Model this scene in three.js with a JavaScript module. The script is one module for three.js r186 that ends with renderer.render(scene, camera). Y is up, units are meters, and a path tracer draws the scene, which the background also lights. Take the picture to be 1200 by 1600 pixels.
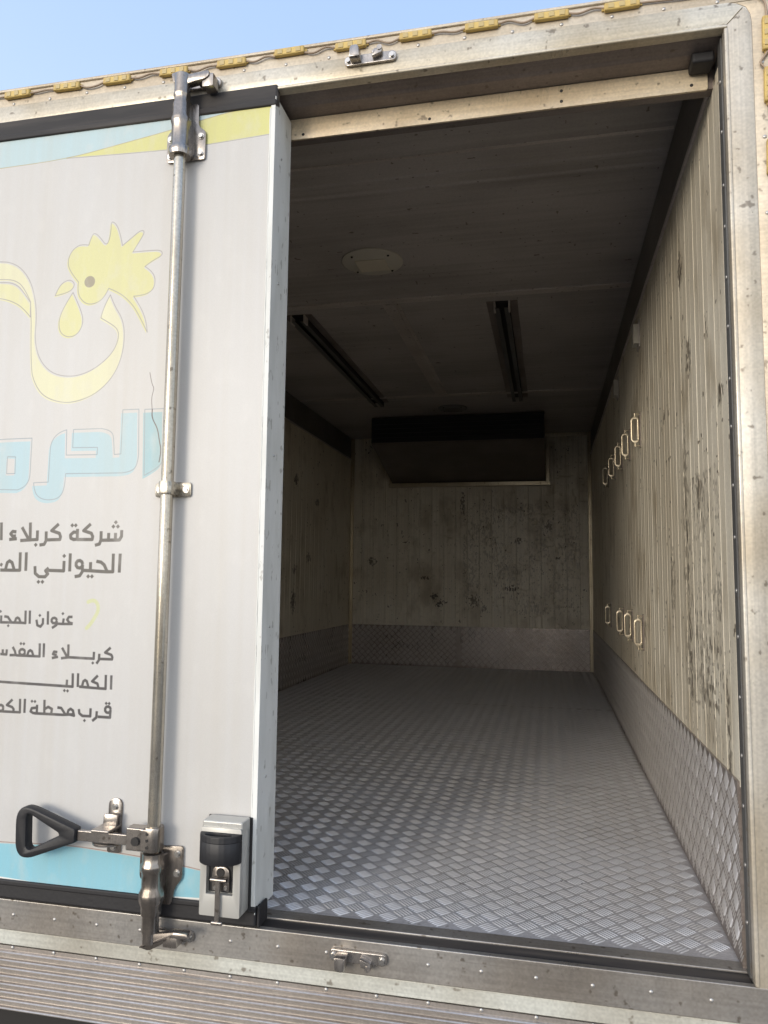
import * as THREE from 'three';
import { RoundedBoxGeometry } from 'three/addons/geometries/RoundedBoxGeometry.js';
import { mergeGeometries, toCreasedNormals } from 'three/addons/utils/BufferGeometryUtils.js';

// ---------- camera, sky, sun, exposure ----------
const scene = new THREE.Scene();
const camera = new THREE.PerspectiveCamera(68.93, 0.75, 0.05, 1500);
camera.position.set(-0.3577, 0.7222, 1.5349);
camera.up.set(0.0088132, 0.9956325, 0.0929426);
camera.lookAt(-0.3577 - 0.2147176, 0.7222 + 0.0926624, 1.5349 - 0.9722706);

const renderer = new THREE.WebGLRenderer({ antialias: true });
renderer.toneMapping = THREE.LinearToneMapping;
renderer.toneMappingExposure = 1.0;
renderer.shadowMap.enabled = true;

const SUN = new THREE.Vector3(-0.42, 0.17, 0.9).normalize();   // low, veiled sun in front of the rear face, a little to its left
{ // hazy, dusty daylight sky: pale warm haze at the horizon and round the veiled sun, light blue above
  const W = 512, H = 256, a = new Float32Array(W * H * 4);
  for (let j = 0; j < H; j++) {
    const el = ((j + 0.5) / H - 0.5) * Math.PI, d = Math.max(el, 0) * 180 / Math.PI;
    const h = Math.exp(-d / 11), z = Math.exp(-d / 55);
    for (let i = 0; i < W; i++) {
      const k = (j * W + i) * 4, az = ((i + 0.5) / W - 0.5) * Math.PI * 2;
      const c = Math.cos(el) * (Math.cos(az) * SUN.x + Math.sin(az) * SUN.z) + Math.sin(el) * SUN.y, an = Math.acos(Math.min(1, Math.max(-1, c))) * 180 / Math.PI;
      const g = Math.exp(-an / 30);
      a[k] = 0.18 + 0.44 * z + 1.3 * h + 2.7 * g;
      a[k + 1] = 0.38 + 0.46 * z + 1.1 * h + 2.32 * g;
      a[k + 2] = 0.80 + 0.36 * z + 0.75 * h + 1.84 * g;
      a[k + 3] = 1;
    }
  }
  const t = new THREE.DataTexture(a, W, H, THREE.RGBAFormat, THREE.FloatType);
  t.mapping = THREE.EquirectangularReflectionMapping; t.magFilter = THREE.LinearFilter; t.minFilter = THREE.LinearFilter; t.needsUpdate = true;
  scene.background = t; scene.environment = t;
}
// sunlight spread wide by the haze: no hard shadows
const sun = new THREE.DirectionalLight(new THREE.Color().setRGB(1, 0.9, 0.76), 1.45);
sun.position.copy(SUN).multiplyScalar(20).add(new THREE.Vector3(-1, 0.8, -1)); sun.target.position.set(-1, 0.8, -1); sun.shadow.radius = 36;
sun.castShadow = true; sun.shadow.mapSize.set(2048, 2048);
Object.assign(sun.shadow.camera, { left: -9, right: 9, top: 9, bottom: -9, near: 0.5, far: 60 });
scene.add(sun, sun.target);

// ---------- helpers ----------
const L = 4.904, XL = -2.083, HC = 2.0;          // inside length, left wall, ceiling height
let seed = 7;
const rnd = () => { seed = (seed * 1664525 + 1013904223) >>> 0; return seed / 4294967296; };
const rr = (a, b) => a + (b - a) * rnd();
const names = {};
const numbered = (n) => { const k = names[n] = (names[n] ?? -1) + 1; return k ? n + '_' + String(k).padStart(3, '0') : n; };
const fin = (o) => { o.castShadow = true; o.receiveShadow = true; return o; };
function tag(o, label, category, group) { o.userData.label = label; o.userData.category = category; if (group) o.userData.group = group; return o; }
function thing(name, label, category, [x, y, z] = [0, 0, 0], group) {
  const o = new THREE.Group(); o.name = numbered(name); o.position.set(x, y, z); scene.add(o);
  o.userData.origin = [x, y, z];
  return tag(o, label, category, group);
}
const originOf = (o) => { const r = [0, 0, 0]; for (let p = o; p && p !== scene; p = p.parent) { r[0] += p.position.x; r[1] += p.position.y; r[2] += p.position.z; } return r; };
// geometry written in world metres; moved into the parent's own axes
function part(name, geo, mat, parent = scene) {
  if (Array.isArray(geo)) geo = join(geo);
  const o = originOf(parent); geo.translate(-o[0], -o[1], -o[2]);
  const m = fin(new THREE.Mesh(geo, mat)); m.name = parent === scene ? numbered(name) : name; parent.add(m); return m;
}
// an alike piece that shares one geometry
function piece(name, geo, mat, parent, [x, y, z], rot) {
  const o = originOf(parent), m = fin(new THREE.Mesh(geo, mat)); m.name = name;
  m.position.set(x - o[0], y - o[1], z - o[2]); if (rot) m.rotation.set(...rot); parent.add(m); return m;
}
function clean(g) { const q = g.index ? g.toNonIndexed() : g; for (const k of Object.keys(q.attributes)) if (!['position', 'normal', 'uv'].includes(k)) q.deleteAttribute(k); return q; }
// texture coordinates in metres, laid on by the way a face points in the object's own axes
function uvm(g) {
  g = clean(g); const p = g.attributes.position, uv = new Float32Array(p.count * 2);
  const A = new THREE.Vector3(), B = new THREE.Vector3(), C = new THREE.Vector3(), n = new THREE.Vector3();
  for (let i = 0; i < p.count; i += 3) {
    A.fromBufferAttribute(p, i); B.fromBufferAttribute(p, i + 1); C.fromBufferAttribute(p, i + 2);
    n.copy(B).sub(A).cross(C.clone().sub(A));
    const x = Math.abs(n.x), y = Math.abs(n.y), z = Math.abs(n.z);
    [A, B, C].forEach((v, k) => { const s = (i + k) * 2; if (x >= y && x >= z) { uv[s] = v.z; uv[s + 1] = v.y; } else if (y >= z) { uv[s] = v.x; uv[s + 1] = v.z; } else { uv[s] = v.x; uv[s + 1] = v.y; } });
  }
  g.setAttribute('uv', new THREE.BufferAttribute(uv, 2)); return g;
}
const join = (l) => mergeGeometries(l.map(clean));
const bx = (x0, x1, y0, y1, z0, z1) => uvm(new THREE.BoxGeometry(x1 - x0, y1 - y0, z1 - z0).translate((x0 + x1) / 2, (y0 + y1) / 2, (z0 + z1) / 2));
const rb = (x0, x1, y0, y1, z0, z1, r = 0.003, s = 2) => uvm(new RoundedBoxGeometry(x1 - x0, y1 - y0, z1 - z0, s, Math.min(r, (x1 - x0) / 2.02, (y1 - y0) / 2.02, (z1 - z0) / 2.02)).translate((x0 + x1) / 2, (y0 + y1) / 2, (z0 + z1) / 2));
const cyl = (r, h, [x, y, z], axis = 'y', seg = 20, r2 = r) => { const g = new THREE.CylinderGeometry(r2, r, h, seg); if (axis === 'z') g.rotateX(Math.PI / 2); if (axis === 'x') g.rotateZ(-Math.PI / 2); return uvm(g.translate(x, y, z)); };
const lathe = (pts, [x, y, z], seg = 28) => uvm(toCreasedNormals(new THREE.LatheGeometry(pts.map(([r, h]) => new THREE.Vector2(r, h)), seg), 0.7).translate(x, y, z));
const tube = (pts, r, seg = 40, rs = 8) => uvm(new THREE.TubeGeometry(new THREE.CatmullRomCurve3(pts.map((p) => new THREE.Vector3(...p))), seg, r, rs, false));
function shapeOf(pts) { const s = new THREE.Shape(); pts.forEach(([x, y], i) => (i ? s.lineTo(x, y) : s.moveTo(x, y))); return s; }
function rounded(pts, r) { // outline with rounded corners
  const s = new THREE.Shape(), n = pts.length, v = (i) => new THREE.Vector2(...pts[(i + n) % n]);
  for (let i = 0; i < n; i++) {
    const c = v(i), a = v(i - 1).sub(c), b = v(i + 1).sub(c), q = pts[i][2] ?? r;
    a.setLength(Math.min(q, a.length() / 2)).add(c); b.setLength(Math.min(q, b.length() / 2)).add(c);
    if (i) s.lineTo(a.x, a.y); else s.moveTo(a.x, a.y);
    s.quadraticCurveTo(c.x, c.y, b.x, b.y);
  }
  s.closePath(); return s;
}
const ext = (shape, depth, z0, bevel = 0.002, seg = 6) => uvm(toCreasedNormals(new THREE.ExtrudeGeometry(shape, { depth: Math.max(depth - 2 * bevel, 1e-4), bevelEnabled: bevel > 0, bevelSize: bevel, bevelOffset: -bevel, bevelThickness: bevel, bevelSegments: 2, curveSegments: seg }), 0.6).translate(0, 0, z0 + bevel));
// a profile [[a, b] ...] swept along x
function sweepX(profile, x0, x1, closed = true) { // profile in (z, y)
  const g = new THREE.ExtrudeGeometry(shapeOf(profile.map(([z, y]) => [-z, y])), { depth: x1 - x0, bevelEnabled: false });
  return uvm(g.rotateY(Math.PI / 2).translate(x0, 0, 0));
}

// ---------- noise and textures ----------
function hash(x, y, s) { let h = Math.imul(x, 374761393) ^ Math.imul(y, 668265263) ^ Math.imul(s, 1442695041); h = Math.imul(h ^ (h >>> 13), 1274126177); return ((h ^ (h >>> 16)) >>> 0) / 4294967296; }
const sm = (t) => t * t * (3 - 2 * t);
function vn(x, y, s) { const i = Math.floor(x), j = Math.floor(y), u = sm(x - i), v = sm(y - j); const a = hash(i, j, s), b = hash(i + 1, j, s), c = hash(i, j + 1, s), d = hash(i + 1, j + 1, s); return a + (b - a) * u + (c - a) * v + (a - b - c + d) * u * v; }
const fbm = (x, y, s, o = 4) => { let r = 0, w = 0.5, t = 0; for (let k = 0; k < o; k++) { r += w * vn(x, y, s + k); t += w; x *= 2.03; y *= 2.03; w *= 0.5; } return r / t; };
const cl = (x, a = 0, b = 1) => Math.min(b, Math.max(a, x));
const step = (a, b, x) => sm(cl((x - a) / (b - a)));
// fn(x, y in metres) -> [r, g, b] 0..255
function tex(w, h, mw, mh, fn, srgb = true, fine = false) {   // fine: float values, for smooth relief
  const d = fine ? new Float32Array(w * h * 4) : new Uint8Array(w * h * 4), f = fine ? 1 / 255 : 1;
  for (let j = 0; j < h; j++) for (let i = 0; i < w; i++) {
    const c = fn((i + 0.5) / w * mw, (j + 0.5) / h * mh), k = (j * w + i) * 4;
    d[k] = cl(c[0], 0, 255) * f; d[k + 1] = cl(c[1], 0, 255) * f; d[k + 2] = cl(c[2], 0, 255) * f; d[k + 3] = 255 * f;
  }
  const t = new THREE.DataTexture(d, w, h, THREE.RGBAFormat, fine ? THREE.FloatType : THREE.UnsignedByteType);
  t.wrapS = t.wrapT = THREE.MirroredRepeatWrapping; t.magFilter = THREE.LinearFilter; t.minFilter = THREE.LinearMipmapLinearFilter; t.generateMipmaps = true;
  if (srgb) t.colorSpace = THREE.SRGBColorSpace;
  t.repeat.set(1 / mw, 1 / mh); t.needsUpdate = true; return t;
}
const mix3 = (a, b, t) => [a[0] + (b[0] - a[0]) * t, a[1] + (b[1] - a[1]) * t, a[2] + (b[2] - a[2]) * t];
const std = (o) => new THREE.MeshPhysicalMaterial(o);
const rgb = (r, g, b) => new THREE.Color().setRGB(r, g, b);

// dull aluminium with dust, fine drawn lines and blotches (2 m square)
function aluTexture(base, dirt, s, lineX, speck = 0.5) {
  return tex(1024, 1024, 2, 2, (x, y) => {
    const b = fbm(x * 5, y * 5, s, 5), f = lineX ? vn(x * 6, y * 420, s + 9) : vn(x * 420, y * 6, s + 9), sp = vn(x * 300, y * 300, s + 20);
    let c = mix3(base, dirt, cl(0.15 + 1.5 * (b - 0.4)));
    const k = 1 + (f - 0.5) * 0.08 + (sp - 0.5) * 0.1;
    const q = fbm(x * 70, y * 70, s + 31, 3); if (q > 0.76) c = mix3(c, [80, 70, 58], speck * step(0.76, 0.84, q));
    return [c[0] * k, c[1] * k, c[2] * k];
  });
}
const aluRough = tex(512, 512, 1, 1, (x, y) => { const v = 95 + 110 * fbm(x * 12, y * 12, 61, 4) + 25 * vn(x * 200, y * 8, 5); return [v, v, v]; }, false);
const scratchBump = tex(1024, 1024, 1, 1, (x, y) => { const v = 120 + 60 * (vn(x * 160, y * 160, 3) - 0.5) + 70 * (fbm(x * 22, y * 22, 8, 4) - 0.5); return [v, v, v]; }, false);
const M = {};
M.frame = std({ color: 0xffffff, map: aluTexture([205, 198, 182], [170, 155, 128], 11, true), metalness: 0.35, roughness: 0.55, roughnessMap: aluRough, bumpMap: scratchBump, bumpScale: 0.0004 });
M.frameUp = std({ color: 0xffffff, map: aluTexture([205, 198, 184], [168, 152, 126], 15, false), metalness: 0.35, roughness: 0.55, roughnessMap: aluRough, bumpMap: scratchBump, bumpScale: 0.0004 });
M.trim = std({ color: 0xffffff, map: aluTexture([200, 189, 170], [168, 152, 128], 23, true), metalness: 0.25, roughness: 0.62, roughnessMap: aluRough });
M.sill = std({ color: 0xffffff, map: aluTexture([172, 168, 162], [134, 124, 112], 37, true), metalness: 0.6, roughness: 0.55, roughnessMap: aluRough, bumpMap: scratchBump, bumpScale: 0.0005 });
M.strip = std({ color: 0xffffff, map: aluTexture([196, 196, 186], [160, 154, 140], 41, true), metalness: 0.2, roughness: 0.6 });
M.skirt = std({ color: 0xffffff, map: aluTexture([204, 198, 192], [180, 170, 160], 43, true, 0), metalness: 0.85, roughness: 0.36 });
M.header = std({ color: 0xffffff, map: aluTexture([224, 208, 180], [182, 160, 128], 53, true), metalness: 0.2, roughness: 0.55, roughnessMap: aluRough });
M.reveal = std({ color: 0xffffff, map: aluTexture([138, 128, 122], [104, 94, 88], 57, true), metalness: 0.3, roughness: 0.5 });
M.rubber = std({ color: rgb(0.018, 0.017, 0.018), roughness: 0.62, bumpMap: scratchBump, bumpScale: 0.001 });
M.rubberDusty = std({ color: 0xffffff, map: tex(512, 512, 1, 1, (x, y) => { const b = fbm(x * 3, y * 30, 71, 5); return mix3([40, 38, 38], [92, 84, 76], cl((b - 0.35) * 2)); }), roughness: 0.7 });
M.sealGrey = std({ color: 0xffffff, map: aluTexture([92, 92, 90], [70, 68, 66], 73, false), roughness: 0.6 });
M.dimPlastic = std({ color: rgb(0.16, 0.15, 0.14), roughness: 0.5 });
M.zinc = std({ color: 0xffffff, map: aluTexture([168, 162, 156], [128, 118, 108], 77, false), metalness: 0.85, roughness: 0.4, roughnessMap: aluRough });
M.steel = std({ color: rgb(0.55, 0.53, 0.5), metalness: 0.95, roughness: 0.27 });
M.rodMetal = std({ color: 0xffffff, map: aluTexture([190, 184, 172], [160, 150, 132], 79, false), metalness: 0.8, roughness: 0.36, roughnessMap: aluRough });
M.blackPlastic = std({ color: rgb(0.014, 0.014, 0.016), roughness: 0.5, bumpMap: scratchBump, bumpScale: 0.0006 });
M.darkSteel = std({ color: rgb(0.03, 0.028, 0.027), roughness: 0.6, metalness: 0.3 });
M.rivet = std({ color: rgb(0.5, 0.48, 0.45), metalness: 0.8, roughness: 0.45 });
M.led = std({ color: 0xffffff, map: tex(256, 256, 0.2, 0.2, (x, y) => { const b = fbm(x * 60, y * 60, 91, 3); return mix3([206, 178, 104], [158, 130, 76], cl((b - 0.4) * 2)); }), roughness: 0.5 });
M.ledChip = std({ color: rgb(0.5, 0.38, 0.15), roughness: 0.35, clearcoat: 0.5 });
M.cable = std({ color: rgb(0.36, 0.27, 0.19), roughness: 0.6 });
M.whitePlastic = std({ color: rgb(0.5, 0.47, 0.4), roughness: 0.45 });
M.lens = std({ color: rgb(0.62, 0.56, 0.44), roughness: 0.3, clearcoat: 0.6 });
M.evap = std({ color: 0xffffff, map: aluTexture([112, 104, 97], [88, 80, 74], 97, true), roughness: 0.5, metalness: 0.2 });
M.evapBlack = std({ color: rgb(0.012, 0.012, 0.012), roughness: 0.6 });
// tread plate
M.plate = std({ color: 0xffffff, map: aluTexture([208, 206, 207], [180, 174, 168], 101, true, 0.3), metalness: 0.35, roughness: 0.6, roughnessMap: aluRough, bumpMap: scratchBump, bumpScale: 0.0005 });
M.treadBar = std({ color: rgb(0.72, 0.71, 0.7), metalness: 0.45, roughness: 0.38 });

M.kick = std({ color: 0xffffff, map: aluTexture([166, 157, 152], [130, 118, 108], 107, true), metalness: 0.55, roughness: 0.5, roughnessMap: aluRough });
M.kickBar = std({ color: rgb(0.66, 0.63, 0.6), metalness: 0.6, roughness: 0.36 });
M.upper = std({ color: 0xffffff, map: aluTexture([124, 119, 114], [98, 92, 86], 109, true), metalness: 0.3, roughness: 0.5 });

// ---------- inside wall sheet: cream paint, vertical streaks, scuffs and chipped paint ----------
function wallTexture(w, h, mw, mh, s, spots, chips) {
  const t = tex(w, h, mw, mh, (x, y) => {
    const st = fbm(x * 55, y * 1.1, s, 4), st2 = vn(x * 260, y * 1.6, s + 7), bl = fbm(x * 3.2, y * 2.6, s + 3, 5), g = vn(x * 330, y * 330, s + 40);
    let c = mix3([228, 220, 201], [200, 188, 165], cl(0.1 + (bl - 0.35) * 1.2 + (st - 0.5) * 0.5));
    c = mix3(c, [146, 132, 108], cl((fbm(x * 9, y * 5, s + 13, 4) - 0.58) * 1.8));
    const k = 1 + (st2 - 0.5) * 0.09 + (g - 0.5) * 0.08; c = [c[0] * k, c[1] * k, c[2] * k];
    const sc = vn(x * 38, y * 30, s + 50) * vn(x * 120, y * 90, s + 51);           // small scuffs
    if (sc > 0.72) c = mix3(c, [66, 56, 44], 0.7);
    for (const [cx, cy, rx, ry, a] of spots) {                                      // dark dents and rub marks
      const dx = (x - cx) / rx, dy = (y - cy) / ry, q = dx * dx + dy * dy;
      if (q < 4) { const e = q + (fbm(x * 110 + cx * 9, y * 70, s + 60, 4) - 0.5) * 4.2; if (e < 0.7) c = mix3(c, [60, 52, 42], a * 0.8 * step(0.7, 0.3, e)); }
    }
    for (const [x0, x1, y0, y1, a] of chips) if (x > x0 && x < x1 && y > y0 && y < y1) {   // flaked paint
      const e = Math.min(x - x0, x1 - x, y - y0, y1 - y), n = fbm(x * 120, y * 55, s + 70, 5) + 0.25 * (vn(x * 9, y * 6, s + 77) - 0.6);
      if (n > 0.56 && e > 0.02 * vn(x * 20, y * 20, s)) c = mix3(c, [92, 84, 72], a * step(0.56, 0.62, n));
      if (n < 0.4) c = mix3(c, [206, 196, 172], a * 0.6 * step(0.4, 0.34, n));
    }
    return c;
  });
  return t;
}
const dentBump = tex(1024, 1024, 2.2, 2.2, (x, y) => { let v = 128 + 60 * (fbm(x * 9, y * 9, 201, 3) - 0.5); const n = vn(x * 16, y * 14, 203), e = vn(x * 33, y * 36, 207); v -= 90 * step(0.66, 0.92, n) + 60 * step(0.75, 0.95, e); return [v, v, v]; }, false, true);
const ripple = tex(512, 512, 2, 2, (x, y) => { const v = 128 + 90 * (fbm(x * 7, y * 2.2, 221, 3) - 0.5); return [v, v, v]; }, false, true);
// right wall: texture x = z + L, y = height
M.sideWall = std({ color: 0xffffff, roughness: 0.42, map: wallTexture(2048, 1024, L, HC, 301,
  [[-0.563, 1.583, 0.03, 0.05, .9], [-0.478, 1.307, 0.04, 0.05, .8], [-0.131, 1.122, 0.03, 0.03, .95], [-0.385, 0.945, 0.03, 0.05, .8], [-0.56, 1.02, 0.03, 0.12, .5], [-0.9, 1.24, 0.02, 0.02, .8], [-0.55, 0.695, 0.012, 0.2, .8], [-0.534, 0.55, 0.01, 0.15, .9], [-0.142, 0.4, 0.015, 0.12, .8], [-0.8, 0.72, 0.04, 0.12, .5], [-1.5, 0.55, 0.06, 0.05, .6], [-1.95, 0.54, 0.06, 0.05, .6], [-2.6, 0.55, 0.05, 0.05, .7]].map(([a, ...q]) => [a + L, ...q]),
  [[L - 0.62, L - 0.16, 0.42, 1.0, .55], [L - 0.4, L - 0.1, 0.36, 0.6, .4]]), bumpMap: ripple, bumpScale: 0.003 });
M.leftWall = std({ color: 0xffffff, roughness: 0.42, map: wallTexture(1024, 512, L, HC, 351,
  [[-3.41, 1.425, 0.05, 0.05, .9], [-3.4, 0.577, 0.05, 0.08, .9], [-3.41, 0.797, 0.04, 0.03, .8], [-3.72, 0.887, 0.05, 0.04, .7], [-3.9, 1.318, 0.05, 0.03, .6]].map(([a, ...q]) => [a + L, ...q]), []), bumpMap: ripple, bumpScale: 0.003 });
M.endWall = std({ color: 0xffffff, roughness: 0.4, map: wallTexture(1024, 1024, -XL, HC, 401,
  [[-1.403, 0.757, 0.04, 0.015, 1], [-1.318, 0.6, 0.045, 0.03, 1], [-1.27, 0.54, 0.05, 0.04, 1], [-0.986, 0.559, 0.06, 0.05, .7], [-0.662, 0.673, 0.05, 0.025, 1], [-1.88, 0.9, 0.04, 0.04, .7], [-0.29, 0.93, 0.03, 0.012, .9], [-0.606, 1.08, 0.03, 0.03, .8], [-0.9, 0.5, 0.03, 0.03, .6], [-1.08, 1.4, 0.02, 0.09, .6], [-0.35, 1.2, 0.03, 0.05, .6]].map(([a, ...q]) => [a - XL, ...q]),
  [[1.0, 2.0, 0.45, 1.4, .25]]), bumpMap: dentBump, bumpScale: 0.012 });
M.ceiling = std({ color: 0xffffff, roughness: 0.42, map: tex(1024, 1024, 2.2, 2.2, (x, y) => {
  const st = fbm(x * 1.4, y * 60, 501, 4), bl = fbm(x * 2.5, y * 4, 507, 5), g = vn(x * 300, y * 300, 511);
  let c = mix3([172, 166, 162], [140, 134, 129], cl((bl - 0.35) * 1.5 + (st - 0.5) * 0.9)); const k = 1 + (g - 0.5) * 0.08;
  if (vn(x * 60, y * 60, 513) > 0.95) c = mix3(c, [70, 60, 50], 0.6);
  return [c[0] * k, c[1] * k, c[2] * k]; }), bumpMap: ripple, bumpScale: 0.004 });
M.joint = std({ color: 0xffffff, map: aluTexture([198, 191, 185], [170, 160, 152], 521, true), metalness: 0.3, roughness: 0.45 });
M.cornerTrim = std({ color: 0xffffff, map: aluTexture([186, 174, 150], [154, 138, 110], 531, false), metalness: 0.75, roughness: 0.28 });
M.backing = std({ color: rgb(0.12, 0.11, 0.1), roughness: 0.8 });
M.shell = std({ color: rgb(0.6, 0.59, 0.57), roughness: 0.5 });
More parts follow.
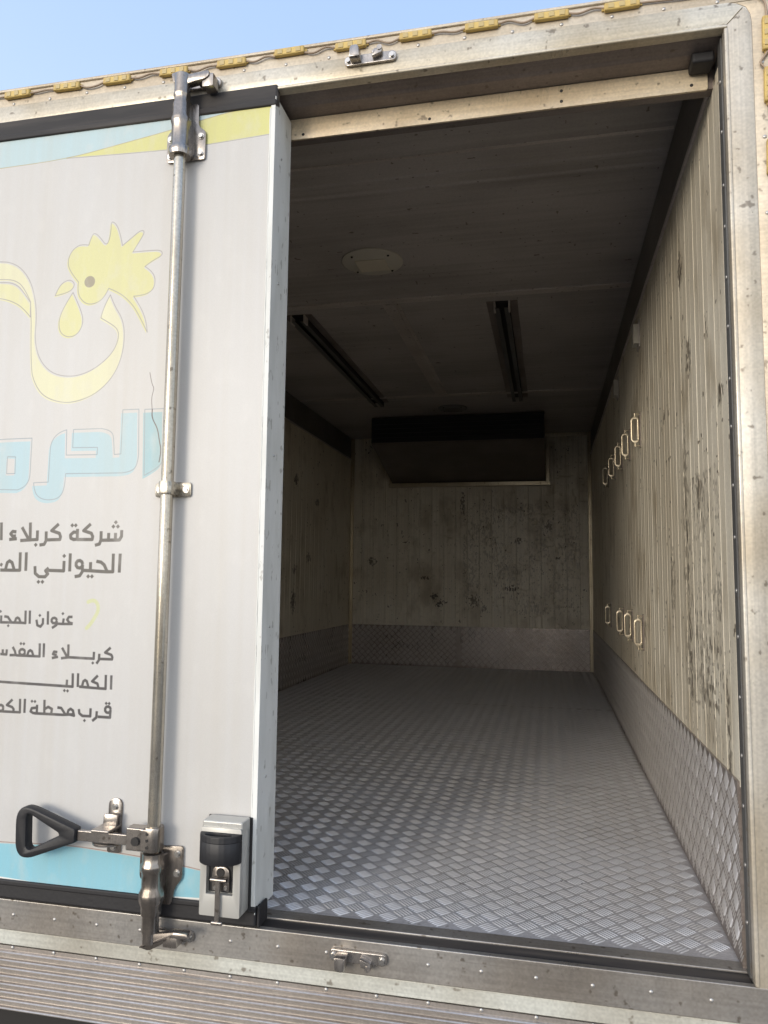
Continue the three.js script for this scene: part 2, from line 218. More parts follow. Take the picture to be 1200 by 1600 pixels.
const ART = {
  head: [[-1425,1515,1],[-1444,1520],[-1467,1509],[-1480,1485],[-1475,1456],[-1448,1426,1],[-1450,1399],[-1432,1374],[-1410,1367],[-1385,1375],[-1371,1393],[-1366,1404,1],[-1340,1393],[-1310,1369],[-1288,1341],[-1261,1291,1],[-1264,1316],[-1280,1352],[-1300,1380,1],[-1273,1380],[-1249,1392],[-1245,1418],[-1257,1439],[-1274,1450,1],[-1256,1462],[-1230,1473],[-1232,1485],[-1253,1488],[-1307,1488,1],[-1291,1512],[-1277,1536],[-1289,1540],[-1309,1525],[-1335,1506,1],[-1343,1540],[-1356,1564],[-1368,1569],[-1367,1546],[-1372,1517],[-1380,1512],[-1393,1529],[-1407,1543],[-1417,1542]],
  eye: [[-1417.6,1424.1],[-1403.5,1423.0]],
  beak: [[-1509,1396,1],[-1501,1419],[-1478,1434],[-1462,1429],[-1457,1417],[-1472,1401]],
  wattle: [[-1461,1401,1],[-1485,1366],[-1497,1331],[-1490,1302],[-1466,1290],[-1441,1298],[-1428,1327],[-1440,1363]],
  neck: [[-1361,1388,1],[-1380,1355],[-1383,1333,1],[-1357,1318],[-1336,1302],[-1334,1278],[-1349,1245],[-1389,1213],[-1431,1197],[-1473,1196],[-1513,1209],[-1545,1244],[-1559,1292],[-1557,1331],[-1560,1379],[-1577,1436],[-1608,1475],[-1641,1491],[-1668,1494],[-1705,1499,1],[-1702,1452,1],[-1665,1449],[-1624,1445],[-1596,1424],[-1576,1386,1],[-1571,1332,1],[-1566,1222],[-1552,1182],[-1526,1150],[-1478,1133],[-1436,1134],[-1386,1151],[-1346,1187],[-1324,1232],[-1318,1285],[-1326,1328],[-1349,1360]],
  tail: [[-1701,1445,1],[-1665,1441],[-1628,1438],[-1600,1418],[-1576,1384,1],[-1574,1348,1],[-1597,1374],[-1630,1392],[-1662,1401],[-1699,1406,1]],
  alef: [[-1259,1109,1],[-1211,1109,1],[-1208,996],[-1215,974],[-1254,956,1]],
  word: [[-1315,1110,1],[-1274,1110,1],[-1270,1005,1],[-1271,982],[-1286,965],[-1311,963,1],[-1456,964,1],[-1456,934],[-1467,908],[-1494,902],[-1520,906],[-1537,922],[-1540,944,1],[-1501,945,1],[-1500,1026,1],[-1497,1060],[-1459,1068,1],[-1457,1008,1],[-1376,1007,1],[-1376,1024,1],[-1441,1025,1],[-1441,1068,1],[-1369,1068,1],[-1340,1064],[-1334,1036],[-1332,1006,1],[-1315,1007,1]],
  meem: [[-1665,1049,1],[-1629,1051],[-1551,1051,1],[-1551,966,1],[-1551,936],[-1582,928,1],[-1656,930,1]],
  hole: [[-1615,1008,1],[-1593,1007,1],[-1592,967,1],[-1615,967,1]],
  l1: [[-1911,1733],[-1685,1737],[-1498,1740],[-1346,1762],[-1226,1779],[-1148,1794],[-1058,1808],[-1000,1810],[-958,1809]],
  l2: [[-1498,1742],[-1372,1736],[-1224,1731],[-1146,1731],[-965,1739]],
  b1: [[-1781,124],[-1575,125],[-1476,130],[-1380,133],[-1224,124],[-1146,116],[-1081,109],[-958,90]],
  b2: [[-1775,57],[-1570,50],[-1439,43],[-1220,43],[-1079,52],[-957,53]],
  crack: [[-1250,1195],[-1244,1167],[-1237,1158],[-1244,1135],[-1240,1108],[-1242,1090],[-1225,1065],[-1219,1033],[-1213,1011],[-1218,986]],
  t3: [[[-1304.2,831.5],[-1304.1,817.4],[-1309.0,809.1],[-1356.6,808.5]],[[-1319.5,825.2],[-1319.3,809.6]],[[-1336.8,825.2],[-1336.9,809.7]],[[-1356.3,829.2],[-1355.8,809.2],[-1359.4,799.9],[-1370.7,797.0]],[[-1383.7,846.0],[-1401.6,830.6],[-1381.2,824.4],[-1377.3,817.0],[-1378.5,810.2],[-1417.0,810.2]],[[-1417.3,834.8],[-1417.0,810.2]],[[-1418.0,826.9],[-1426.9,827.5],[-1434.8,820.8],[-1433.8,813.4],[-1425.9,810.2],[-1417.1,811.0]],[[-1467.0,846.4],[-1485.2,830.9],[-1464.3,824.6],[-1460.8,817.2],[-1462.1,810.3],[-1498.5,809.3]],[[-1499.2,829.2],[-1498.4,807.8],[-1503.0,799.1],[-1515.3,797.4]],[[-1522.5,831.7],[-1522.0,810.3],[-1543.9,809.3],[-1567.2,807.8]],[[-1542.5,850.3],[-1540.9,812.3]],[[-1564.4,839.4],[-1544.5,810.3]],[[-1578.9,828.4],[-1588.8,829.5],[-1594.2,823.9],[-1588.6,818.4],[-1579.5,818.9]],[[-1597.3,810.4],[-1576.7,812.4]],[[-1621.0,850.8],[-1618.7,808.9]],[[-1305.4,778.2],[-1305.9,735.3]],[[-1322.6,778.1],[-1322.1,737.1],[-1339.9,736.9],[-1383.5,739.0],[-1402.7,739.8]],[[-1365.0,760.5],[-1353.2,758.6],[-1344.8,752.6],[-1337.3,738.9]],[[-1379.6,758.5],[-1379.4,739.5]],[[-1399.6,753.5],[-1401.3,747.8],[-1406.4,744.8],[-1412.4,745.8],[-1416.5,750.4],[-1416.8,756.4],[-1413.2,761.0],[-1407.3,762.1],[-1402.0,759.1],[-1399.6,753.5]],[[-1400.1,752.3],[-1399.8,736.4],[-1406.1,727.1],[-1418.9,725.1]],[[-1433.0,778.3],[-1432.5,736.7]],[[-1448.3,761.0],[-1448.1,738.0],[-1494.2,739.1]],[[-1487.6,744.3],[-1495.6,738.1],[-1489.3,730.8],[-1496.1,723.8],[-1512.5,724.2],[-1522.5,731.7],[-1524.1,748.3]],[[-1548.9,780.4],[-1548.1,737.2]],[[-1565.2,780.4],[-1563.9,738.6],[-1580.8,738.4],[-1616.8,738.6]],[[-1578.8,738.7],[-1585.7,756.1],[-1592.9,760.3],[-1598.9,756.2],[-1602.9,738.5]],[[-1617.8,752.6],[-1611.8,749.7]]],
  d3: [[-1319.9,849.5],[-1325.7,839.8],[-1314.3,839.8],[-1431.6,843.0],[-1422.5,843.0],[-1525.2,797.9],[-1384.1,725.9],[-1374.6,726.0],[-1448.7,772.3],[-1512.8,712.1],[-1502.2,712.2]],
  t4: [[[-1419.2,633.5],[-1428.3,633.3],[-1432.6,626.9],[-1426.7,620.3],[-1417.9,618.6]],[[-1417.8,617.6],[-1444.4,617.0],[-1461.9,617.5]],[[-1441.6,629.6],[-1443.1,617.5]],[[-1459.2,624.4],[-1460.6,620.3],[-1464.6,618.1],[-1469.3,618.7],[-1472.5,621.9],[-1472.8,626.2],[-1469.9,629.6],[-1465.3,630.5],[-1461.1,628.4],[-1459.2,624.4]],[[-1459.5,623.9],[-1459.5,614.2],[-1471.0,607.2]],[[-1483.3,645.2],[-1482.2,614.7]],[[-1495.4,629.2],[-1495.2,617.0],[-1500.9,609.6],[-1509.5,612.6],[-1512.5,625.2]],[[-1531.0,645.8],[-1529.9,615.5]],[[-1542.3,645.6],[-1541.3,616.7],[-1554.3,617.4],[-1608.5,617.1]],[[-1553.8,617.4],[-1558.3,626.6],[-1563.0,628.9],[-1566.8,626.4],[-1569.6,617.3]],[[-1598.6,631.1],[-1588.7,629.9],[-1578.5,617.8]],[[-1606.7,633.0],[-1606.7,615.2]],[[-1318.9,567.3],[-1332.2,556.0],[-1316.5,551.3],[-1313.6,546.2],[-1314.4,541.5],[-1344.6,541.4]],[[-1346.5,552.7],[-1347.1,538.5],[-1352.9,530.7]],[[-1360.2,556.6],[-1360.4,541.4],[-1424.5,542.6],[-1443.5,539.6]],[[-1425.9,571.3],[-1425.4,544.0]],[[-1442.1,563.4],[-1427.8,543.0]],[[-1453.6,553.2],[-1462.2,553.9],[-1464.7,548.5],[-1454.9,545.9]],[[-1467.2,539.3],[-1451.4,542.7]],[[-1489.4,571.9],[-1488.6,540.5]],[[-1500.5,571.5],[-1499.3,542.1],[-1512.9,542.1],[-1560.8,542.5]],[[-1515.2,542.6],[-1519.7,552.6],[-1524.4,555.3],[-1528.7,552.3],[-1532.0,542.5]],[[-1537.9,550.6],[-1539.4,546.1],[-1543.7,543.7],[-1548.9,544.3],[-1552.4,547.8],[-1552.8,552.4],[-1549.6,556.1],[-1544.6,557.0],[-1539.9,554.9],[-1537.9,550.6]],[[-1571.1,561.5],[-1564.8,551.9],[-1561.9,543.0],[-1578.3,542.5]],[[-1586.6,555.4],[-1587.0,543.7],[-1603.5,544.1]],[[-1597.4,555.1],[-1596.7,544.3]],[[-1314.0,506.2],[-1313.5,474.9]],[[-1327.8,506.7],[-1327.1,476.2],[-1345.2,476.4],[-1393.7,478.2]],[[-1347.7,504.5],[-1361.5,491.2],[-1347.9,486.6],[-1344.7,476.9]],[[-1369.9,477.7],[-1374.9,490.7],[-1379.4,493.4],[-1383.5,490.4],[-1386.6,478.0]],[[-1397.7,507.6],[-1397.1,477.1]],[[-1411.3,507.1],[-1410.2,477.5],[-1425.7,477.8],[-1599.2,480.9],[-1656.7,482.1]],[[-1425.2,492.3],[-1425.7,478.3]],[[-1311.8,431.1],[-1313.2,426.6],[-1317.3,424.0],[-1322.2,424.6],[-1325.5,428.1],[-1325.7,432.9],[-1322.8,436.7],[-1318.0,437.7],[-1313.7,435.5],[-1311.8,431.1]],[[-1312.5,430.2],[-1312.8,413.9],[-1343.3,414.2]],[[-1346.3,426.2],[-1346.9,412.2],[-1356.9,404.2]],[[-1362.1,431.6],[-1362.0,414.3],[-1382.1,414.2],[-1389.9,419.5],[-1391.5,428.8]],[[-1420.5,415.2],[-1417.8,424.7],[-1412.5,428.3],[-1406.4,424.8],[-1403.0,413.7],[-1417.3,416.3]],[[-1404.8,416.4],[-1430.7,414.2],[-1504.9,413.9]],[[-1446.4,429.7],[-1436.5,429.0],[-1424.8,414.9]],[[-1480.3,445.1],[-1479.2,414.7]],[[-1479.8,424.2],[-1470.0,429.8],[-1460.1,425.6],[-1461.4,415.1]],[[-1498.9,433.3],[-1498.6,414.7],[-1507.7,414.3],[-1514.9,417.7],[-1512.3,425.0],[-1499.6,426.8]],[[-1531.4,445.2],[-1530.8,413.6]],[[-1544.0,444.6],[-1542.8,414.5],[-1560.8,414.3],[-1597.5,414.3]],[[-1563.8,442.3],[-1578.1,429.2],[-1563.7,425.0],[-1559.5,420.4],[-1560.2,414.6]],[[-1586.7,422.0],[-1588.1,417.3],[-1592.3,414.6],[-1597.3,415.3],[-1600.8,418.9],[-1601.1,423.8],[-1598.2,427.7],[-1593.3,428.8],[-1588.7,426.6],[-1586.7,422.0]]],
  d4: [[-1444.4,640.4],[-1504.2,635.1],[-1586.5,609.8],[-1609.1,642.3],[-1362.1,531.8],[-1550.1,569.6],[-1542.2,569.4],[-1430.6,467.9],[-1422.6,467.5],[-1376.1,404.2],[-1323.8,444.3],[-1316.4,444.2],[-1512.7,440.5],[-1504.9,440.4]],
  pin: [[-1381,668],[-1369,674],[-1356,665],[-1354,648],[-1364,631],[-1374,616],[-1382,609]]};
M.sideWall.map.offset.set(1, 0); M.leftWall.map.offset.set(1, 0); M.endWall.map.offset.set(1, 0);

// ---------- ground ----------
{
  const g = new THREE.CircleGeometry(400, 64).rotateX(-Math.PI / 2).translate(0, -1.05, 0);
  const m = part('ground', uvm(g), std({ color: 0xffffff, roughness: 0.95, map: tex(512, 512, 4, 4, (x, y) => { const b = fbm(x * 2, y * 2, 601, 5), s = vn(x * 70, y * 70, 603); const c = mix3([112, 104, 94], [84, 78, 70], b); const k = 1 + (s - 0.5) * 0.3; return [c[0] * k, c[1] * k, c[2] * k]; }) }));
  m.userData.kind = 'structure';
}

// ---------- the cargo box ----------
const box = thing('truck_cargo_box', 'insulated box body of a truck, empty inside, seen through its open rear doorway', 'truck box', [0, 0, 0]);
// outer shell
part('roof', sweepX([[-0.012, 1.952], [-0.03, 1.972], [-0.2, 2.1], [-L - 0.08, 2.1], [-L - 0.08, 2.03], [-0.1, 2.03], [-0.1, 1.952]], XL - 0.08, 0.1), M.shell, box);
part('floor_slab', bx(XL - 0.08, 0.1, -0.09, -0.013, -L - 0.08, -0.055), M.backing, box);
part('rear_crossmember', rb(XL, 0.1, -0.52, -0.1, -0.3, -0.06, 0.01), M.darkSteel, box);
part('chassis_rail', [rb(-1.5, -1.42, -0.35, -0.1, -L, -0.31, 0.01), rb(-0.64, -0.56, -0.35, -0.1, -L, -0.31, 0.01)], M.darkSteel, box);

// tread plate: groups of five raised bars, alternately turned, as real relief
const five = (() => {
  const a = 0.038, out = [], idx = [], N = 7, K = 4;
  for (let b = -2; b <= 2; b++) {
    const base = out.length / 3, len = 0.0176 - Math.abs(b) * 0.0006;
    for (let i = 0; i <= N; i++) {
      const u = -1 + 2 * i / N, w = 0.0018 * Math.sqrt(Math.max(0, 1 - u ** 4)) + 0.00005, h = 0.0019 * (1 - u ** 6);
      for (let k = 0; k <= K; k++) { const v = -1 + 2 * k / K; out.push(u * len, b * 0.0073 + v * w, h * (1 - v * v)); }
    }
    for (let i = 0; i < N; i++) for (let k = 0; k < K; k++) { const p = base + i * (K + 1) + k, q = p + K + 1; idx.push(p, q, p + 1, p + 1, q, q + 1); }
  }
  const g = new THREE.BufferGeometry(); g.setAttribute('position', new THREE.Float32BufferAttribute(out, 3)); g.setIndex(idx); g.computeVertexNormals();
  g.setAttribute('uv', new THREE.Float32BufferAttribute(new Float32Array(out.length / 3 * 2), 2)); g.userData.a = a; return g;
})();
function treads(parent, origin, U, V, lu, lv, mat = M.treadBar) {
  const a = 0.038 * Math.SQRT1_2, u = new THREE.Vector3(...U), v = new THREE.Vector3(...V), n = u.clone().cross(v), o = new THREE.Vector3(...origin), ms = [], po = new THREE.Vector3(...originOf(parent));
  for (let j = 1; j * a < lv + 0.001; j++) for (let i = 1; i * a < lu - 0.004; i++) {
    if ((i + j) % 2) continue;
    const t = (j % 2 ? 1 : -1) * Math.PI / 4, X = u.clone().multiplyScalar(Math.cos(t)).addScaledVector(v, Math.sin(t)), Y = n.clone().cross(X);
    const p = o.clone().addScaledVector(u, i * a).addScaledVector(v, j * a).sub(po), f = rr(0.75, 1.1);
    ms.push(new THREE.Matrix4().makeBasis(X, Y, n.clone().multiplyScalar(f)).setPosition(p));
  }
  const m = fin(new THREE.InstancedMesh(five, mat, ms.length)); m.name = 'tread_pattern'; m.userData.kind = 'stuff';
  ms.forEach((q, i) => m.setMatrixAt(i, q)); parent.add(m); return m;
}
// floor of three plates with a narrow joint
[[-0.092, -1.28], [-1.283, -3.0], [-3.003, -L + 0.003]].forEach(([z1, z0]) => {
  const p = part('floor_plate', bx(XL + 0.004, -0.004, -0.01, 0, z0, z1), M.plate, box);
  treads(p, [XL + 0.01, 0, z1], [1, 0, 0], [0, 0, -1], -XL - 0.02, z1 - z0);
});
// kick plates
{
  const k1 = part('kick_plate', bx(-0.005, 0.005, 0.001, 0.345, -L + 0.02, -0.064), M.kick, box);
  treads(k1, [-0.005, 0.002, -L + 0.02], [0, 0, 1], [0, 1, 0], L - 0.088, 0.34, M.kickBar);
  const k2 = part('kick_plate', bx(XL - 0.004, XL + 0.005, 0.001, 0.345, -L + 0.02, -0.2), M.kick, box);
  treads(k2, [XL + 0.005, 0.002, -0.2], [0, 0, -1], [0, 1, 0], L - 0.23, 0.34, M.kickBar);
  for (const [x0, x1] of [[XL + 0.016, -1.128], [-1.098, -0.016]]) {
    const k3 = part('kick_plate', bx(x0, x1, 0.001, 0.345, -L - 0.004, -L + 0.006), M.kick, box);
    treads(k3, [x0, 0.002, -L + 0.006], [1, 0, 0], [0, 1, 0], x1 - x0, 0.34, M.kickBar);
  }
}
// wall panels: flat strips with a rolled bead at one edge
function stripShape(w, k) { return shapeOf([[0, -0.006], [w - 0.0005, -0.006], [w - 0.0005, -0.0006], [w - 0.0014, 0.0004 * k], [w - 0.0028, 0.0011 * k], [w - 0.0042, 0.0011 * k], [w - 0.0056, 0], [w / 2 + 0.0015, 0], [w / 2 + 0.0005, 0.0005], [w / 2 - 0.0005, 0.0005], [w / 2 - 0.0015, 0], [0.0008, 0], [0, -0.0008]]); }
function strip(w, h, k = 1) { return toCreasedNormals(new THREE.ExtrudeGeometry(stripShape(w, k), { depth: h, bevelEnabled: false }).rotateX(-Math.PI / 2), 0.2); }   // x along, y up, proud towards -z
{
  const PW = 0.105;
  // right-hand side wall
  const right = part('side_wall', bx(0.0065, 0.1, -0.013, 2.03, -L - 0.08, -0.003), M.shell, box);
  right.userData.label = 'bright dirty side wall with two rows of lashing eyes';
  const left = part('side_wall', bx(XL - 0.08, XL - 0.0065, -0.013, 2.03, -L - 0.08, -0.003), M.shell, box);
  left.userData.label = 'dim side wall seen behind the closed door';
  const n = Math.round((L - 0.06) / PW), w = (L - 0.06) / n;
  for (let i = 0; i < n; i++) {
    const g = strip(w, 1.81 - 0.335).rotateY(Math.PI / 2);            // proud towards -x
    part('wall_panel', uvm(g.translate(0, 0.335, -L + (i + 1) * w)), M.sideWall, right);
    if (-L + i * w < -2.0) { const q = strip(w, 1.81 - 0.335).rotateY(-Math.PI / 2); part('wall_panel', uvm(q.translate(XL, 0.335, -L + i * w)), M.leftWall, left); }
  }
  part('wall_panel', bx(XL - 0.0064, XL, 0.335, 1.81, -1.99, -0.05), M.leftWall, left);
  part('upper_panel', bx(0.0005, 0.006, 1.812, HC, -L, -0.11), M.upper, right);
  part('upper_panel', bx(XL - 0.006, XL - 0.0005, 1.812, HC, -L, -0.11), M.upper, left);
  part('upper_bead', rb(-0.008, 0.004, 1.803, 1.815, -L + 0.02, -0.125, 0.004), M.joint, right);
  part('upper_bead', rb(XL - 0.004, XL + 0.008, 1.803, 1.815, -L + 0.02, -0.125, 0.004), M.joint, left);
  // far end wall
  const end = part('end_wall', bx(XL - 0.08, 0.1, -0.013, 2.03, -L - 0.08, -L - 0.0065), M.shell, box);
  const ne = 20, we = (-XL - 0.0) / ne;
  for (let i = 0; i < ne; i++) part('wall_panel', uvm(strip(we, HC - 0.335, 3).rotateY(Math.PI).translate(XL + (i + 1) * we, 0.335, -L)), M.endWall, end);
  part('wall_joint', [rb(-1.127, -1.099, 0.346, 1.547, -L + 0.0015, -L + 0.006, 0.002)], M.endWall, end);
  part('kick_joint', rb(-1.1275, -1.0985, 0.001, 0.3455, -L - 0.003, -L + 0.0075, 0.002), M.kick, end);
  // corner trims
  for (const [x0, x1] of [[-0.03, 0.004], [XL - 0.004, XL + 0.03]]) part('corner_trim', [rb(x0, x1, 0.002, HC, -L, -L + 0.016, 0.005), rb(x0 < -1 ? XL : -0.016, x0 < -1 ? XL + 0.016 : 0, 0.002, HC, -L + 0.016, -L + 0.034, 0.004)], M.cornerTrim, box);
  part('corner_trim', [rb(-0.33, -0.03, HC - 0.03, HC, -L + 0.001, -L + 0.014, 0.004)], M.cornerTrim, box);
}
// ceiling panels and joint strips
{
  const c = part('ceiling', bx(XL - 0.08, 0.1, HC + 0.012, 2.03, -L - 0.08, -0.1), M.shell, box);
  for (const [x0, x1, z0, z1] of [[XL, 0, -0.57, -0.1], [XL, 0, -1.7, -0.574], [XL, -1.062, -3.44, -1.704], [-1.058, 0, -3.44, -1.704], [XL, 0, -L, -3.444]]) part('ceiling_panel', bx(x0, x1, HC, HC + 0.012, z0, z1), M.ceiling, c);
  part('ceiling_joint', rb(XL + 0.004, -0.002, HC - 0.007, HC + 0.003, -1.722, -1.672, 0.003), M.joint, box);
  part('ceiling_joint', rb(XL + 0.004, -0.002, HC - 0.007, HC + 0.003, -3.47, -3.425, 0.003), M.joint, box);
  part('ceiling_joint', [rb(-1.1, -1.02, HC - 0.004, HC + 0.003, -3.42, -1.73, 0.002), rb(-1.082, -1.038, HC - 0.008, HC + 0.002, -3.42, -1.73, 0.003)], M.joint, box);
  part('ceiling_ripple', [0.69, 0.76].map((z) => sweepX([[-z - 0.02, HC + 0.001], [-z - 0.008, HC - 0.003], [-z + 0.008, HC - 0.003], [-z + 0.02, HC + 0.001]], XL + 0.01, -0.01)), M.ceiling, box);
  part('ceiling_joint', rb(XL + 0.004, -0.002, HC - 0.002, HC + 0.003, -0.58, -0.566, 0.002), M.joint, box);
}
// door frame: outer bands with a mitred, rounded corner
{
  const xi = 0.004, yt = 1.856, xo = 0.053, yo = 1.906;
  const top = part('door_frame', ext(shapeOf([[XL - 0.06, yt], [xi - 0.0006, yt], [xo - 0.015, yo - 0.013], [xo - 0.028, yo - 0.004], [xo - 0.045, yo], [XL - 0.06, yo]]), 0.014, -0.012, 0.0015), M.frame, box);
  const side = part('door_frame', ext(shapeOf([[xi, -0.001], [xo, -0.001], [xo, yo - 0.045], [xo - 0.004, yo - 0.028], [xo - 0.0135, yo - 0.0145], [xi, yt - 0.001]]), 0.014, -0.012, 0.0015), M.frameUp, box);
  part('door_frame_lip', rb(XL - 0.06, xi + 0.003, yt - 0.006, yt + 0.002, -0.02, 0.006, 0.003), M.frame, top);
  part('door_frame_lip', rb(xi - 0.004, xi + 0.004, 0.001, yt - 0.006, -0.014, 0.006, 0.003), M.frameUp, side);
  // head reveal, door stop, jamb
  part('head_reveal', sweepX([[-0.012, yt], [-0.012, 1.95], [-0.098, 1.95], [-0.098, 1.842], [-0.06, 1.8455], [-0.05, 1.849]], XL, 0.0015), M.reveal, box);
  const stop = part('head_stop', ext(rounded([[XL, 1.789, 0], [-0.012, 1.789, 0.006], [-0.012, 1.841, 0.02], [XL, 1.841, 0]], 0.004), 0.006, -0.104, 0.001), M.header, box);
  part('head_core', bx(XL, 0.0003, 1.795, 2.03, -0.135, -0.106), M.reveal, box);
  const rv = new THREE.SphereGeometry(0.0042, 10, 6, 0, Math.PI * 2, 0, Math.PI / 2).scale(1, 0.6, 1).rotateX(Math.PI / 2);
  for (const x of [-0.93, -0.62, -0.32, -0.045]) piece('screw', rv, M.darkSteel, stop, [x, x === -0.32 || x === -0.045 ? 1.803 : 1.8, -0.099]);
  piece('screw', rv, M.darkSteel, stop, [-0.32, 1.828, -0.099]); piece('screw', rv, M.darkSteel, stop, [-0.045, 1.831, -0.099]);
  part('corner_bumper', rb(-0.052, -0.006, 1.822, 1.846, -0.097, -0.05, 0.006), M.rubber, box);
  const jamb = part('jamb', rb(0.0005, 0.0045, 0.001, 1.85, -0.062, -0.0135, 0.001), M.sill, box);
  const seal = part('jamb_seal', rb(-0.0025, 0.002, 0.003, 1.848, -0.046, -0.02, 0.002), M.sealGrey, jamb);
  const rs = rv.clone().rotateY(-Math.PI / 2);
  for (let y = 0.1; y < 1.8; y += 0.103) piece('rivet', rs, M.rivet, jamb, [-0.0025, y + rr(-0.01, 0.01), -0.03]);
  // sill
  const sill = part('sill', [rb(XL - 0.06, 0.07, -0.066, 0.0, -0.012, 0.002, 0.002), bx(XL, 0.003, -0.012, -0.0065, -0.0555, -0.0125), rb(XL, 0.001, -0.012, 0.0012, -0.0905, -0.0515, 0.002)], M.sill, box);
  part('sill_seal', rb(XL, 0.001, -0.0064, -0.0018, -0.0508, -0.0135, 0.002), M.rubberDusty, sill);
  for (let x = -2.06; x < 0.05; x += 0.1045) piece('rivet', rv, M.rivet, sill, [x, -0.031 + rr(-0.001, 0.001), 0.0015]);
  // plain strip, ribbed skirt
  part('skirt_strip', rb(XL - 0.08, 0.12, -0.0985, -0.0665, -0.013, -0.0012, 0.002), M.strip, box);
  const prof = [[-0.014, -0.237], [-0.002, -0.237]];
  let y = -0.2345; while (y < -0.112) { prof.push([-0.002, y], [0.0032, y + 0.0008], [0.0046, y + 0.0022], [0.0046, y + 0.0034], [0.0026, y + 0.0052], [-0.0016, y + 0.0068], [-0.002, y + 0.016]); y += 0.0168; }
  prof.push([-0.001, -0.1], [-0.014, -0.1]);
  const skirt = part('ribbed_skirt', toCreasedNormals(sweepX(prof, XL - 0.08, 0.12), 0.3), M.skirt, box);
  for (let x = -2.06; x < 0.08; x += 0.1045) piece('rivet', rv, M.rivet, skirt, [x, -0.1035, -0.0012]);
  // trim above and beside the frame
  const head = part('roof_trim', sweepX([[-0.012, 1.9065], [-0.0005, 1.9065], [-0.0005, 1.943], [-0.006, 1.948], [-0.012, 1.951]], XL - 0.08, 0.14), M.trim, box);
  part('roof_edge', rb(XL - 0.08, 0.14, 1.9435, 1.952, -0.006, 0.004, 0.003), M.trim, head);
  const post = part('corner_post', ext(shapeOf([[0.0537, -0.066], [0.14, -0.066], [0.14, 1.906], [0.0085, 1.906], [0.028, 1.9035], [0.044, 1.894], [0.0515, 1.878], [0.0537, 1.86]]), 0.011, -0.0125, 0.001), M.trim, box);
  for (let x = -2.08; x < 0.1; x += 0.1035) piece('rivet', rv, M.rivet, head, [x, 1.9125 + rr(-0.001, 0.001), -0.0005]);
  for (let q = 1.77; q > 0; q -= 0.158) piece('rivet', rv, M.rivet, post, [0.07, q, -0.0015]);
}

